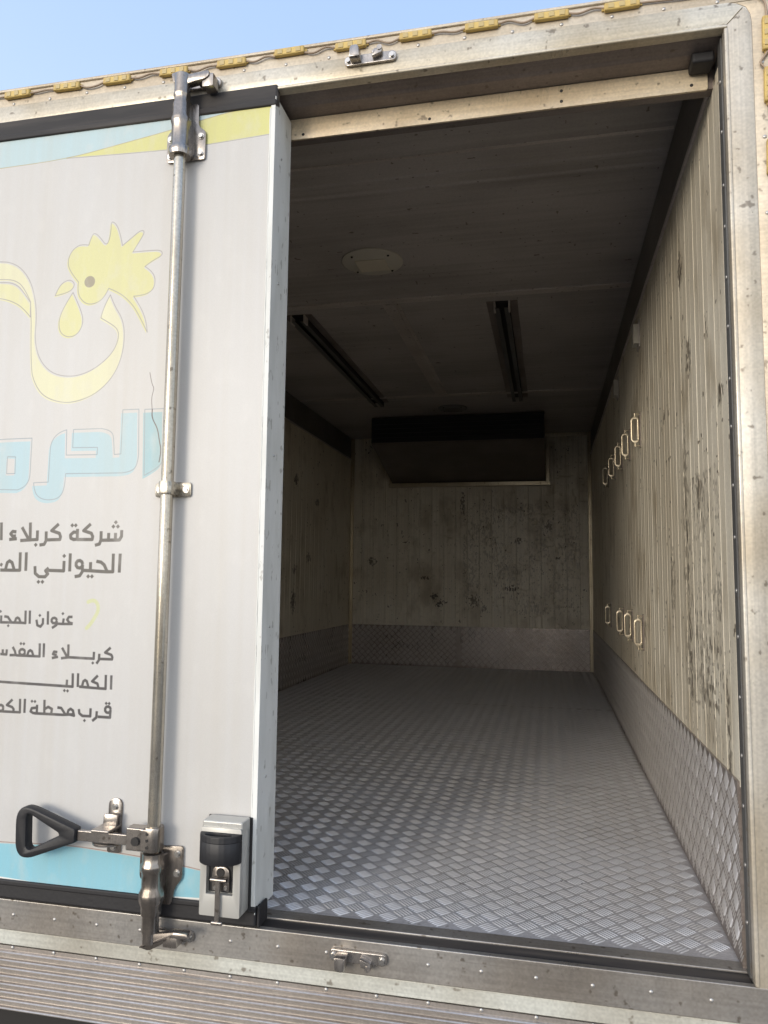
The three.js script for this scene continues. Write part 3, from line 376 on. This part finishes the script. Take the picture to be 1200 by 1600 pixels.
// ---------- the closed door leaf with its print ----------
const PR = { x0: -2.06, x1: -0.968, y0: 0.047, y1: 1.809 };
function doorPrint() {
  const W = 1262, H = 2036, c = document.createElement('canvas'); c.width = W; c.height = H; const g = c.getContext('2d');
  const S = W / (PR.x1 - PR.x0), X = (x) => (x / 1000 - PR.x0) * S, Y = (y) => (PR.y1 - y / 1000) * S * (H / S) / (PR.y1 - PR.y0);
  g.fillStyle = 'rgb(196,194,190)'; g.fillRect(0, 0, W, H);
  const path = (pts, close = true) => {   // corners where a third number is given, smooth otherwise
    g.beginPath(); const n = pts.length, mid = (a, b) => [(X(a[0]) + X(b[0])) / 2, (Y(a[1]) + Y(b[1])) / 2];
    const first = pts[0]; g.moveTo(X(first[0]), Y(first[1]));
    for (let i = 1; i <= (close ? n : n - 1); i++) {
      const p = pts[i % n];
      if (p[2] || i % n === 0 || (!close && i === n - 1)) g.lineTo(X(p[0]), Y(p[1]));
      else { const q = pts[(i + 1) % n]; if (q[2] || (i + 1) % n === 0 || (!close && i + 1 === n - 1)) { g.quadraticCurveTo(X(p[0]), Y(p[1]), X(q[0]), Y(q[1])); i++; } else g.quadraticCurveTo(X(p[0]), Y(p[1]), ...mid(p, q)); }
    }
    if (close) g.closePath();
  };
  const fill = (pts, col, dx = 0, dy = 0) => { g.save(); g.translate(dx, dy); path(pts); g.fillStyle = col; g.fill('evenodd'); g.restore(); };
  const line = (pts, col, w, close = true) => { path(pts, close); g.strokeStyle = col; g.lineWidth = w; g.lineJoin = 'round'; g.lineCap = 'round'; g.stroke(); };
  const out = 'rgba(150,144,140,0.95)';
  // waves at the head
  const edge = (pts, top) => { g.beginPath(); pts.forEach((p, i) => (i ? g.lineTo(X(p[0]), Y(p[1])) : g.moveTo(X(p[0]), Y(p[1])))); g.lineTo(W + 5, top); g.lineTo(-5, top); g.closePath(); };
  g.save(); edge(ART.l1, -5); g.fillStyle = 'rgb(176,198,201)'; g.fill(); g.restore();
  g.beginPath(); g.moveTo(X(ART.l1[2][0]), Y(ART.l1[2][1])); ART.l1.slice(2).forEach((p) => g.lineTo(X(p[0]), Y(p[1]))); g.lineTo(W, 0); g.lineTo(W, Y(ART.l2.at(-1)[1]) - 6); [...ART.l2].reverse().forEach((p) => g.lineTo(X(p[0]), Y(p[1]) - 2)); g.closePath(); g.fillStyle = 'rgb(204,201,130)'; g.fill();
  line(ART.l1, 'rgba(165,150,110,0.9)', 2, false); line(ART.l2, out, 2, false);
  // emblem
  for (const [k, col] of [['neck', 'rgb(211,208,172)'], ['tail', 'rgb(209,206,158)'], ['head', 'rgb(204,201,144)'], ['beak', 'rgb(206,203,154)'], ['wattle', 'rgb(206,203,148)']]) { fill(ART[k], col, -3, 4); }
  for (const k of ['neck', 'tail', 'head', 'beak', 'wattle']) line(ART[k], out, 2.2);
  g.beginPath(); g.arc(X(ART.eye[0][0]), Y(ART.eye[0][1]), X(ART.eye[1][0]) - X(ART.eye[0][0]), 0, 7); g.fillStyle = 'rgb(148,140,118)'; g.fill();
  // large word
  for (const k of ['alef', 'word', 'meem']) fill(ART[k], k === 'alef' ? 'rgb(148,182,188)' : 'rgb(168,194,200)', -4, 9);
  fill(ART.hole, 'rgb(196,194,190)', -2, 5);
  for (const k of ['alef', 'word', 'meem', 'hole']) line(ART[k], 'rgba(140,150,156,0.95)', 2.2);
  // wave at the foot
  g.beginPath(); ART.b1.forEach((p, i) => (i ? g.lineTo(X(p[0]), Y(p[1]) + 3) : g.moveTo(X(p[0]), Y(p[1]) + 3))); [...ART.b2].reverse().forEach((p) => g.lineTo(X(p[0]), Y(p[1]))); g.closePath(); g.fillStyle = 'rgb(138,192,206)'; g.fill();
  line(ART.b1, 'rgba(140,110,100,0.9)', 2, false); line(ART.b2, 'rgba(240,238,232,0.9)', 3, false);
  // lettering
  g.lineCap = 'butt'; g.lineJoin = 'round';
  const strokes = (list, w, col) => { g.strokeStyle = col; g.lineWidth = w; g.lineCap = 'butt'; for (const s of list) { g.beginPath(); const n = s.length; g.moveTo(X(s[0][0]), Y(s[0][1])); for (let i = 1; i < n; i++) g.lineTo(X(s[i][0]), Y(s[i][1])); g.stroke(); } };
  const dots = (list, r, col) => { g.fillStyle = col; for (const p of list) { g.save(); g.translate(X(p[0]), Y(p[1])); g.rotate(Math.PI / 4); g.fillRect(-r, -r, 2 * r, 2 * r); g.restore(); } };
  strokes(ART.t3, 8.7, 'rgb(76,73,68)'); dots(ART.d3, 4.1, 'rgb(76,73,68)');
  strokes(ART.t4, 6.9, 'rgb(70,68,68)'); dots(ART.d4, 3.2, 'rgb(70,68,68)');
  line(ART.pin, 'rgba(196,202,130,0.6)', 10, false);
  // torn vinyl
  line(ART.crack, 'rgb(96,84,80)', 1.6, false); line(ART.crack.slice(4), 'rgb(80,72,70)', 2.6, false);
  // weathering: grain, pale rub marks and run-down dust, laid over the print
  const im = g.getImageData(0, 0, W, H), d = im.data;
  for (let j = 0; j < H; j++) for (let i = 0; i < W; i++) {
    const k = (j * W + i) * 4, x = i / S, y = j / S;
    const bl = fbm(x * 6, y * 3, 701, 4), st = fbm(x * 60, y * 1.4, 707, 3), gr = hash(i, j, 5);
    const wear = cl((fbm(x * 40, y * 22, 711, 4) - 0.55) * 2.4);
    const dust = cl(0.06 + (bl - 0.4) * 0.35 + (st - 0.5) * 0.4) * 0.6;
    for (let q = 0; q < 3; q++) {
      let v = d[k + q]; v += ([206, 204, 199][q] - v) * wear * 0.4; v += ([178, 168, 150][q] - v) * dust; v *= 1 + (gr - 0.5) * 0.035; d[k + q] = cl(v, 0, 255);
    }
  }
  g.putImageData(im, 0, 0);
  const t = new THREE.CanvasTexture(c); t.colorSpace = THREE.SRGBColorSpace; t.magFilter = THREE.LinearFilter; t.anisotropy = 8; return t;
}
const door = thing('cargo_door', 'closed white door leaf with faded rooster emblem and Arabic lettering', 'door', [-1.52, 0.047, -0.04]);
{
  const ZF = 0.0106, zb = -0.094;
  M.doorPaint = std({ color: 0xffffff, map: aluTexture([212, 210, 204], [176, 172, 162], 731, false, 0.15), roughness: 0.55, bumpMap: scratchBump, bumpScale: 0.0006 });
  M.doorEdge = std({ color: 0xffffff, roughness: 0.6, map: tex(512, 1024, 0.5, 1, (x, y) => { const b = fbm(x * 26, y * 7, 741, 5), s = fbm(x * 80, y * 40, 743, 4); let c = mix3([228, 228, 222], [202, 202, 194], cl((b - 0.35) * 1.6)); if (s > 0.7) c = mix3(c, [150, 146, 136], 0.5 * step(0.7, 0.78, s)); return c; }), bumpMap: scratchBump, bumpScale: 0.0008 });
  part('door_panel', bx(PR.x0, -0.9605, 0.03, 1.83, zb + 0.002, ZF - 0.002), M.doorPaint, door);
  const face = new THREE.PlaneGeometry(PR.x1 - PR.x0, PR.y1 - PR.y0, 1, 1).translate((PR.x0 + PR.x1) / 2, (PR.y0 + PR.y1) / 2, ZF);
  const sheet = part('face_sheet', face, std({ color: 0xffffff, map: doorPrint(), roughness: 0.42, bumpMap: ripple, bumpScale: 0.002 }), door);
  sheet.userData.label = 'printed white vinyl face with emblem and lettering';
  // edge profile of the free side, with its sealant line
  const trim = part('edge_trim', [rb(-0.9605, -0.9588, 0.03, 1.83, zb, ZF + 0.001, 0.0008), rb(-0.9695, -0.9588, 0.047, 1.808, ZF - 0.001, ZF + 0.003, 0.0012)], M.doorEdge, door);
  const wob = []; for (let i = 0; i <= 60; i++) { const y = 0.05 + i * 1.75 / 60; wob.push([-0.9705 - 0.0012 * hash(i, 2, 9), y, ZF + 0.0012 + 0.0008 * hash(i, 4, 9)]); }
  part('sealant', tube(wob, 0.0021, 180, 6), M.doorEdge, trim);
  for (const y of [0.3, 0.62, 1.0, 1.4, 1.7]) piece('rivet', new THREE.SphereGeometry(0.003, 8, 6), M.rivet, trim, [-0.9588, y, -0.03]);
  // rubber seals
  part('door_seal', [rb(PR.x0, -0.957, 1.811, 1.862, -0.012, 0.0095, 0.006), rb(PR.x0, -0.957, 1.806, 1.822, 0.002, 0.0155, 0.004)], M.rubberDusty, door);
  part('door_seal', [rb(PR.x0, -0.957, 0.004, 0.045, -0.02, 0.011, 0.006), rb(PR.x0, -0.957, 0.034, 0.047, 0.0, 0.0145, 0.004)], M.rubber, door);
  part('seal_end', [rb(-0.9562, -0.95, 0.003, 0.046, -0.04, 0.008, 0.003)], M.rubber, door);
}

// ---------- locking bar on the door ----------
const bolt = join([cyl(0.0058, 0.006, [0, 0, 0.003], 'z', 6), cyl(0.0078, 0.002, [0, 0, 0.001], 'z', 18)]);
const RX = -1.178, RZ = 0.042;
{
  const bar = thing('door_lock_bar', 'tall round steel locking bar with black pull handle on the white door', 'locking bar', [RX, -0.03, RZ]);
  part('rod', cyl(0.0138, 1.66, [RX, 0.99, RZ], 'y', 28), M.rodMetal, bar);
  // upper guide: flanged plate and sleeve
  const plate = (pts, z = 0.0125, d = 0.005) => ext(rounded(pts, 0.008), d, z, 0.001);
  const up = part('upper_guide', [plate([[-1.226, 1.694], [-1.128, 1.694], [-1.128, 1.762], [-1.146, 1.776], [-1.148, 1.832], [-1.21, 1.832], [-1.212, 1.776], [-1.226, 1.762]]),
    rb(RX - 0.017, RX + 0.017, 1.7, 1.83, 0.015, RZ, 0.004)], M.zinc, bar);
  part('sleeve', lathe([[0.014, 1.69], [0.0245, 1.69], [0.0262, 1.697], [0.0262, 1.706], [0.0215, 1.713], [0.0208, 1.765], [0.0232, 1.771], [0.0232, 1.778], [0.0205, 1.785], [0.02, 1.815], [0.0175, 1.822], [0.0175, 1.832], [0.0195, 1.836], [0.0195, 1.84], [0.012, 1.84]], [RX, 0, RZ]), M.zinc, up);
  for (const [x, y] of [[-1.139, 1.708], [-1.139, 1.75], [-1.216, 1.708], [-1.216, 1.75]]) piece('bolt', bolt, M.steel, up, [x, y, 0.0172]);
  const camTop = part('upper_cam', [cyl(0.0185, 0.05, [RX, 1.862, RZ], 'y', 20), ext(rounded([[-1.198, 1.868], [-1.165, 1.862], [-1.12, 1.868], [-1.108, 1.876], [-1.11, 1.889], [-1.16, 1.885], [-1.186, 1.897], [-1.205, 1.893]], 0.006), 0.02, RZ - 0.012, 0.003), ext(rounded([[-1.128, 1.852], [-1.1, 1.852], [-1.1, 1.884], [-1.128, 1.884]], 0.004), 0.03, RZ - 0.026, 0.003)], M.zinc, bar);
  // lower guide
  const lo = part('lower_guide', [plate([[-1.222, 0.084], [-1.222, 0.15], [-1.122, 0.156], [-1.122, 0.09], [-1.138, 0.07], [-1.146, 0.034], [-1.208, 0.034], [-1.21, 0.074]]), rb(RX - 0.017, RX + 0.017, 0.04, 0.14, 0.015, RZ, 0.004)], M.zinc, bar);
  part('sleeve', lathe([[0.012, -0.012], [0.0175, -0.012], [0.0175, 0.02], [0.0205, 0.024], [0.0215, 0.04], [0.0262, 0.052], [0.0262, 0.066], [0.0215, 0.078], [0.0215, 0.108], [0.0245, 0.114], [0.0245, 0.124], [0.0215, 0.129], [0.0215, 0.147], [0.0135, 0.148]], [RX, 0, RZ]), M.zinc, lo);
  for (const [x, y] of [[-1.134, 0.14], [-1.134, 0.1], [-1.213, 0.14], [-1.213, 0.1]]) piece('bolt', bolt, M.steel, lo, [x, y, 0.0172]);
  part('lower_cam', [cyl(0.0165, 0.03, [RX, -0.018, RZ], 'y', 20), ext(rounded([[-1.2, -0.042], [-1.18, -0.03], [-1.17, -0.012], [-1.12, -0.004], [-1.09, -0.004], [-1.086, -0.014], [-1.13, -0.02], [-1.15, -0.034], [-1.176, -0.047]], 0.005), 0.02, RZ - 0.01, 0.003), ext(rounded([[-1.144, -0.036], [-1.112, -0.036], [-1.112, -0.012], [-1.144, -0.012]], 0.004), 0.03, RZ - 0.02, 0.003)], M.zinc, bar);
  // middle clamp
  const clamp = part('middle_clamp', [plate([[-1.222, 0.905], [-1.134, 0.905], [-1.134, 0.938], [-1.222, 0.938]], 0.0125, 0.004), lathe([[0.014, 0.907], [0.0178, 0.907], [0.0185, 0.91], [0.0185, 0.933], [0.0178, 0.936], [0.014, 0.936]], [RX, 0, RZ]), rb(RX - 0.0175, RX + 0.0175, 0.908, 0.935, 0.014, RZ, 0.003)], M.rodMetal, bar);
  for (const x of [-1.208, -1.146]) piece('bolt', bolt, M.steel, clamp, [x, 0.9215, 0.0164]);
  // handle hub, bar and grip
  const hub = part('handle_hub', [rb(-1.232, -1.19, 0.153, 0.2, 0.034, 0.062, 0.003), lathe([[0.0135, 0.152], [0.02, 0.152], [0.021, 0.155], [0.021, 0.198], [0.02, 0.201], [0.0135, 0.201]], [RX, 0, RZ]), rb(-1.2, RX, 0.154, 0.199, 0.03, 0.0625, 0.003)], M.zinc, bar);
  part('pivot_bolt', cyl(0.009, 0.006, [-1.208, 0.174, 0.064], 'z', 16), M.darkSteel, hub);
  for (const y of [0.163, 0.177, 0.19]) part('hub_hole', cyl(0.0032, 0.002, [-1.182, y, 0.0632], 'z', 10), M.darkSteel, hub);
  part('handle_arm', rb(-1.352, -1.226, 0.1605, 0.1825, 0.046, 0.055, 0.002), M.zinc, bar);
  const tri = rounded([[-1.5, 0.236, 0.05], [-1.4955, 0.104, 0.05], [-1.352, 0.158, 0.004], [-1.3515, 0.187, 0.004]], 0.03);
  tri.holes.push(new THREE.Path(rounded([[-1.4725, 0.2135, 0.016], [-1.4695, 0.1305, 0.018], [-1.386, 0.1725, 0.012]], 0.014).getPoints(10).reverse()));
  part('handle_grip', ext(tri, 0.026, 0.038, 0.005, 10), M.blackPlastic, bar);
}
{
  const c = thing('handle_catch', 'small steel folding catch holding the handle arm on the white door', 'catch', [-1.287, 0.18, 0.0106]);
  part('base_plate', ext(rounded([[-1.303, 0.128, 0.006], [-1.271, 0.128, 0.006], [-1.271, 0.243, 0.016], [-1.303, 0.243, 0.016]], 0.01), 0.005, 0.0112, 0.001), M.zinc, c);
  const flap = part('folding_flap', [ext(rounded([[-1.306, 0.178], [-1.274, 0.178], [-1.27, 0.214], [-1.302, 0.214]], 0.003), 0.006, 0.028, 0.001).rotateX(0), rb(-1.312, -1.27, 0.184, 0.19, 0.012, 0.066, 0.002), uvm(new THREE.CylinderGeometry(0.034, 0.034, 0.004, 28, 1, false, -Math.PI / 2, Math.PI).translate(-1.29, 0.157, 0.03))], M.zinc, c);
  for (const y of [0.225, 0.141]) piece('bolt', bolt, M.steel, c, [-1.287, y, 0.016]);
}
// keepers on the frame
function keeper(label, x, y, down, rotate = 0) {
  const k = thing('lock_keeper', label, 'keeper', [x, y, 0.002], 'lock bar keepers on the door frame'), s = down ? -1 : 1;
  const at = (g) => g.scale(1, 1, 1).translate(x, y, 0.0025);
  const b = part('base', at(ext(rounded([[-0.06, -0.011, 0.011], [0.06, -0.011, 0.011], [0.06, 0.012, 0.011], [-0.06, 0.012, 0.011]], 0.011), 0.008, 0, 0.002)), M.zinc, k);
  part('lug', at(ext(rounded([[-0.044, -0.008 * s], [-0.042, 0.02 * s, 0.008], [-0.022, 0.021 * s, 0.008], [-0.019, -0.008 * s]].sort(() => 0), 0.003), 0.03, 0.003, 0.004)), M.zinc, k);
  part('hook', at(join([ext(rounded([[0.006, -0.006 * s], [0.008, 0.012 * s, 0.006], [0.03, 0.014 * s, 0.006], [0.03, 0.002 * s, 0.004]], 0.004), 0.018, 0.004, 0.003), cyl(0.006, 0.016, [0.024, 0.012 * s, 0.016], 'z', 12)])), M.zinc, k);
  for (const dx of [-0.051, 0.05]) piece('bolt', bolt, M.steel, k, [x + dx, y, 0.0095]);
  return k;
}
keeper('empty steel keeper on the frame above the open doorway', -0.738, 1.89, false);
keeper('empty steel keeper on the sill below the open doorway', -0.738, -0.03, true);
keeper('steel keeper gripped by the upper end of the locking bar', -1.158, 1.885, false);
keeper('steel keeper gripped by the lower end of the locking bar', -1.155, -0.03, true);

// ---------- keyed door latch ----------
{
  const k = thing('door_latch', 'pale latch box with black rounded cap at the lower door corner', 'latch', [-1.015, 0.04, 0.0106]);
  part('backing_plate', rb(-1.066, -0.967, 0.036, 0.226, 0.0112, 0.016, 0.002), M.darkSteel, k);
  M.latch = std({ color: rgb(0.5, 0.485, 0.44), roughness: 0.5, roughnessMap: aluRough, metalness: 0.2 });
  const body = ext(rounded([[-1.06, 0.042], [-0.972, 0.042], [-0.972, 0.216], [-1.06, 0.216]], 0.004), 0.034, 0.016, 0.002);
  const fr = rounded([[-1.06, 0.042], [-0.972, 0.042], [-0.972, 0.216], [-1.06, 0.216]], 0.004);
  fr.holes.push(new THREE.Path(shapeOf([[-1.046, 0.085], [-0.988, 0.085], [-0.988, 0.16], [-1.046, 0.16]]).getPoints().reverse()));
  const b = part('body', [body, ext(fr, 0.012, 0.0505, 0.001)], M.latch, k);
  part('recess', bx(-1.045, -0.989, 0.086, 0.159, 0.0502, 0.0512), M.blackPlastic, b);
  const lockPlate = part('lock_plate', ext(rounded([[-1.036, 0.09], [-0.998, 0.09], [-0.998, 0.138, 0.016], [-1.036, 0.138, 0.016]], 0.003), 0.005, 0.0515, 0.001), M.zinc, k);
  part('keyhole', cyl(0.0085, 0.004, [-1.017, 0.127, 0.0575], 'z', 18), M.darkSteel, lockPlate);
  for (const x of [-1.028, -1.006]) part('screw', cyl(0.0042, 0.002, [x, 0.0965, 0.0572], 'z', 12), M.steel, lockPlate);
  // cap: half-round hood
  const hood = new THREE.Shape(); hood.moveTo(-0.045, 0); hood.absellipse(0, 0, 0.045, 0.034, Math.PI, 0, true); hood.lineTo(-0.045, 0);
  const slot = new THREE.Path(); slot.absellipse(0, 0.0165, 0.029, 0.0095, 0, Math.PI * 2); 
  const hoodTop = hood.clone(); hoodTop.holes.push(slot);
  const lay = (s, h, y) => ext(s, h, 0, 0.002, 20).rotateX(-Math.PI / 2).scale(1, 1, -1);
  const cap1 = ext(hood, 0.044, 0, 0.002, 20).rotateX(Math.PI / 2).translate(-1.016, 0.194, 0.0595), cap2 = ext(hoodTop, 0.014, 0, 0.002, 20).rotateX(Math.PI / 2).translate(-1.016, 0.207, 0.0595);
  part('hood', [cap1, cap2], M.blackPlastic, k);
  part('hood_back', rb(-1.0605, -0.9715, 0.204, 0.228, 0.0165, 0.058, 0.004), M.latch, k);
  const pin = part('pull_pin', [rb(-1.0225, -1.0125, 0.036, 0.116, 0.0655, 0.0705, 0.001), rb(-1.03, -1.005, 0.028, 0.036, 0.063, 0.072, 0.003), cyl(0.0045, 0.034, [-1.017, 0.115, 0.066], 'x', 14)], M.zinc, k);
}

// ---------- lamp modules and their cable along the roof trim ----------
{
  const ord = ['first', 'second', 'third', 'fourth', 'fifth', 'sixth', 'seventh', 'eighth', 'ninth', 'tenth', 'eleventh'];
  const body = rb(-0.036, 0.036, -0.0085, 0.0085, 0, 0.011, 0.003), foot = rb(-0.041, 0.041, -0.004, 0.004, 0, 0.004, 0.0015), chip = rb(-0.006, 0.006, -0.0055, 0.0055, 0.0105, 0.0125, 0.001);
  const xs = [-1.651, -1.511, -1.373, -1.222, -1.074, -0.931, -0.785, -0.636, -0.490, -0.341, -0.197];
  const mk = (label, x, y, rz, group) => {
    const t = thing('marker_light_module', label, 'light module', [x, y, 0], group); t.rotation.z = rz;
    const b = fin(new THREE.Mesh(join([body, foot]), M.led)); b.name = 'housing'; t.add(b);
    for (const dx of [-0.022, 0, 0.022]) { const c = fin(new THREE.Mesh(chip, M.ledChip)); c.name = 'lens'; c.position.x = dx; t.add(c); }
    return t;
  };
  xs.forEach((x, i) => mk(`${ord[i]} unlit yellow light module from the left on the roof trim`, x, 1.9315 + (i === 5 ? 0.006 : 0) + rr(-0.0015, 0.0015), rr(-0.02, 0.02), 'light modules along the roof trim'));
  [[1.825, 'top'], [1.716, 'middle'], [1.566, 'lowest']].forEach(([y, w]) => mk(`${w} of three yellow light modules on the corner post`, 0.079, y, Math.PI / 2 + rr(-0.03, 0.03), 'light modules down the corner post'));
  const p = [[-1.95, 1.931, 0.003]]; xs.forEach((x, i) => { p.push([x - 0.034, 1.9315, 0.004], [x + 0.034, 1.9315, 0.004]); if (i < 10) { const m = xs[i + 1] - x; p.push([x + m * 0.4, 1.9315 + rr(-0.009, 0.004), 0.005], [x + m * 0.6, 1.9315 + rr(-0.008, 0.006), 0.005]); } });
  p.push([-0.08, 1.928, 0.004], [0.03, 1.925, 0.004], [0.075, 1.9, 0.004], [0.079, 1.84, 0.004], [0.08, 1.79, 0.004], [0.066, 1.765, 0.004], [0.076, 1.75, 0.004], [0.079, 1.66, 0.004], [0.085, 1.62, 0.004], [0.079, 1.5, 0.004]);
  tag(part('light_cable', tube(p, 0.0024, 400, 6), M.cable), 'thin brown cable strung between the yellow light modules', 'cable');
}

// ---------- inside fittings ----------
function ceilingLight(z, label, r, far) {
  const x = -1.036, t = thing('ceiling_light', label, 'ceiling light', [x, HC, z]);
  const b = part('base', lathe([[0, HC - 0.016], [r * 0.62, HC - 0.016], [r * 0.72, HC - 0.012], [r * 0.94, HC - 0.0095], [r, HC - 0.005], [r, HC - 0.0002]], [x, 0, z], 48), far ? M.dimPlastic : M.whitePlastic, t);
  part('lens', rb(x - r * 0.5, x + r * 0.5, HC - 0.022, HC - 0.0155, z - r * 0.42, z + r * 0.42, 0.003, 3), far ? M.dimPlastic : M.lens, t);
  for (let k = 0; k < 4; k++) { const a = 0.7 + k * Math.PI / 2; piece('screw', new THREE.SphereGeometry(0.005, 8, 6), M.darkSteel, b, [x + Math.cos(a) * r * 0.83, HC - 0.011, z + Math.sin(a) * r * 0.83]); }
}
ceilingLight(-1.27, 'round unlit ceiling lamp with square lens nearest the doorway', 0.122);
ceilingLight(-3.84, 'round unlit ceiling lamp near the cooling unit at far end', 0.108, true);
for (const [x, label] of [[-1.53, 'dark slotted ceiling rail nearer the closed door side'], [-0.555, 'dark slotted ceiling rail nearer the wall with lashing eyes']]) {
  const t = thing('ceiling_rail', label, 'rail', [x, HC, -2.68], 'slotted rails under the ceiling'), z0 = -3.58, z1 = -1.79;
  part('channel', [rb(x - 0.034, x - 0.03, HC - 0.032, HC - 0.001, z0, z1, 0.001), rb(x + 0.03, x + 0.034, HC - 0.032, HC - 0.001, z0, z1, 0.001), bx(x - 0.029, x + 0.029, HC - 0.006, HC - 0.001, z0, z1)], M.darkSteel, t);
  part('lip', [rb(x - 0.034, x - 0.011, HC - 0.036, HC - 0.0325, z0, z1, 0.001), rb(x + 0.011, x + 0.034, HC - 0.036, HC - 0.0325, z0, z1, 0.001)], M.sealGrey, t);
  part('flange', [rb(x - 0.07, x - 0.035, HC - 0.005, HC - 0.0005, z0, z1, 0.001), rb(x + 0.035, x + 0.07, HC - 0.005, HC - 0.0005, z0, z1, 0.001)], M.reveal, t);
  part('end_clip', [rb(x - 0.037, x - 0.029, HC - 0.04, HC - 0.001, z1 - 0.05, z1 + 0.002, 0.001), rb(x + 0.029, x + 0.037, HC - 0.04, HC - 0.001, z1 - 0.05, z1 + 0.002, 0.001)], M.joint, t);
}
{ // cooling unit
  const x0 = -1.7, x1 = -0.378, t = thing('cooling_unit', 'dark wedge-shaped cooling unit hung at the far end of the ceiling', 'cooling unit', [-1.04, 1.6, -L]);
  const sec = (a, b, pts) => sweepX(pts, a, b);
  part('housing', sec(x0, x1, [[-4.075, HC - 0.002], [-4.055, 1.985], [-4.055, 1.8], [-4.075, 1.785], [-L + 0.018, 1.585], [-L + 0.018, HC - 0.002]]), M.evap, t);
  part('front_grille', [rb(x0 + 0.004, x1 - 0.004, 1.795, 1.985, -4.056, -4.04, 0.004), ...[1.83, 1.865, 1.9, 1.935].map((y) => rb(x0 + 0.03, x1 - 0.03, y, y + 0.008, -4.042, -4.03, 0.002))], M.evapBlack, t);
  part('mounting_flange', [rb(x0 - 0.03, x1 + 0.04, 1.548, 1.584, -L + 0.004, -L + 0.05, 0.003), rb(x1 + 0.004, x1 + 0.038, 1.585, HC - 0.032, -L + 0.004, -L + 0.02, 0.003), rb(x0 - 0.03, x0 - 0.004, 1.585, HC - 0.032, -L + 0.004, -L + 0.02, 0.003)], M.cornerTrim, t);
}
// lashing eyes standing out from the side wall
{
  const eye = () => {
    const o = rounded([[-0.036, -0.045, 0.01], [-0.021, -0.056, 0.004], [-0.021, -0.056, 0.003], [-0.006, -0.045, 0.01], [-0.006, 0.045, 0.01], [-0.021, 0.056, 0.004], [-0.036, 0.045, 0.01]], 0.008);
    o.holes.push(new THREE.Path(rounded([[-0.0305, -0.042], [-0.0115, -0.042], [-0.0115, 0.042], [-0.0305, 0.042]], 0.006).getPoints(6).reverse())); return ext(o, 0.006, -0.003, 0.0015);
  };
  const geo = eye(), stud = join([cyl(0.0035, 0.014, [-0.021, 0.06, 0], 'y', 8), cyl(0.0035, 0.014, [-0.021, -0.06, 0], 'y', 8), cyl(0.003, 0.02, [-0.0105, 0.063, 0], 'x', 8), cyl(0.003, 0.02, [-0.0105, -0.063, 0], 'x', 8)]), base = rb(-0.004, 0.0005, -0.07, 0.07, -0.008, 0.008, 0.0015);
  const spots = [[-1.5, 1.327, 'nearest lashing eye of the upper row'], [-1.885, 1.338, 'second lashing eye of the upper row'], [-2.237, 1.346, 'third lashing eye of the upper row'], [-2.637, 1.353, 'fourth lashing eye of the upper row'], [-3.075, 1.365, 'farthest lashing eye of the upper row'],
    [-1.527, 0.537, 'nearest lashing eye of the lower row'], [-1.913, 0.543, 'second lashing eye of the lower row'], [-2.294, 0.542, 'third lashing eye of the lower row'], [-3.057, 0.541, 'farthest lashing eye of the lower row']];
  for (const [z, y, l] of spots) {
    const t = thing('lashing_eye', l + ' on the side wall', 'lashing eye', [0, y, z], 'lashing eyes on the side wall');
    for (const [n, g, m] of [['ring', geo, M.cornerTrim], ['stud', stud, M.cornerTrim], ['base_strip', base, M.reveal]]) { const q = fin(new THREE.Mesh(g, m)); q.name = n; t.add(q); }
  }
  for (const [z, y, l] of [[-1.48, 1.70, 'nearer small pale box high on the side wall'], [-2.38, 1.72, 'farther small pale box high on the side wall']]) {
    const t = thing('wall_box', l, 'box', [0, y, z], 'small boxes on the side wall');
    const b = fin(new THREE.Mesh(rb(-0.026, -0.001, -0.04, 0.04, -0.03, 0.03, 0.003), M.whitePlastic)); b.name = 'housing'; t.add(b);
    const s = fin(new THREE.Mesh(rb(-0.006, -0.0006, -0.055, 0.055, -0.036, 0.036, 0.002), M.joint)); s.name = 'back_plate'; t.add(s);
  }
}
renderer.render(scene, camera);
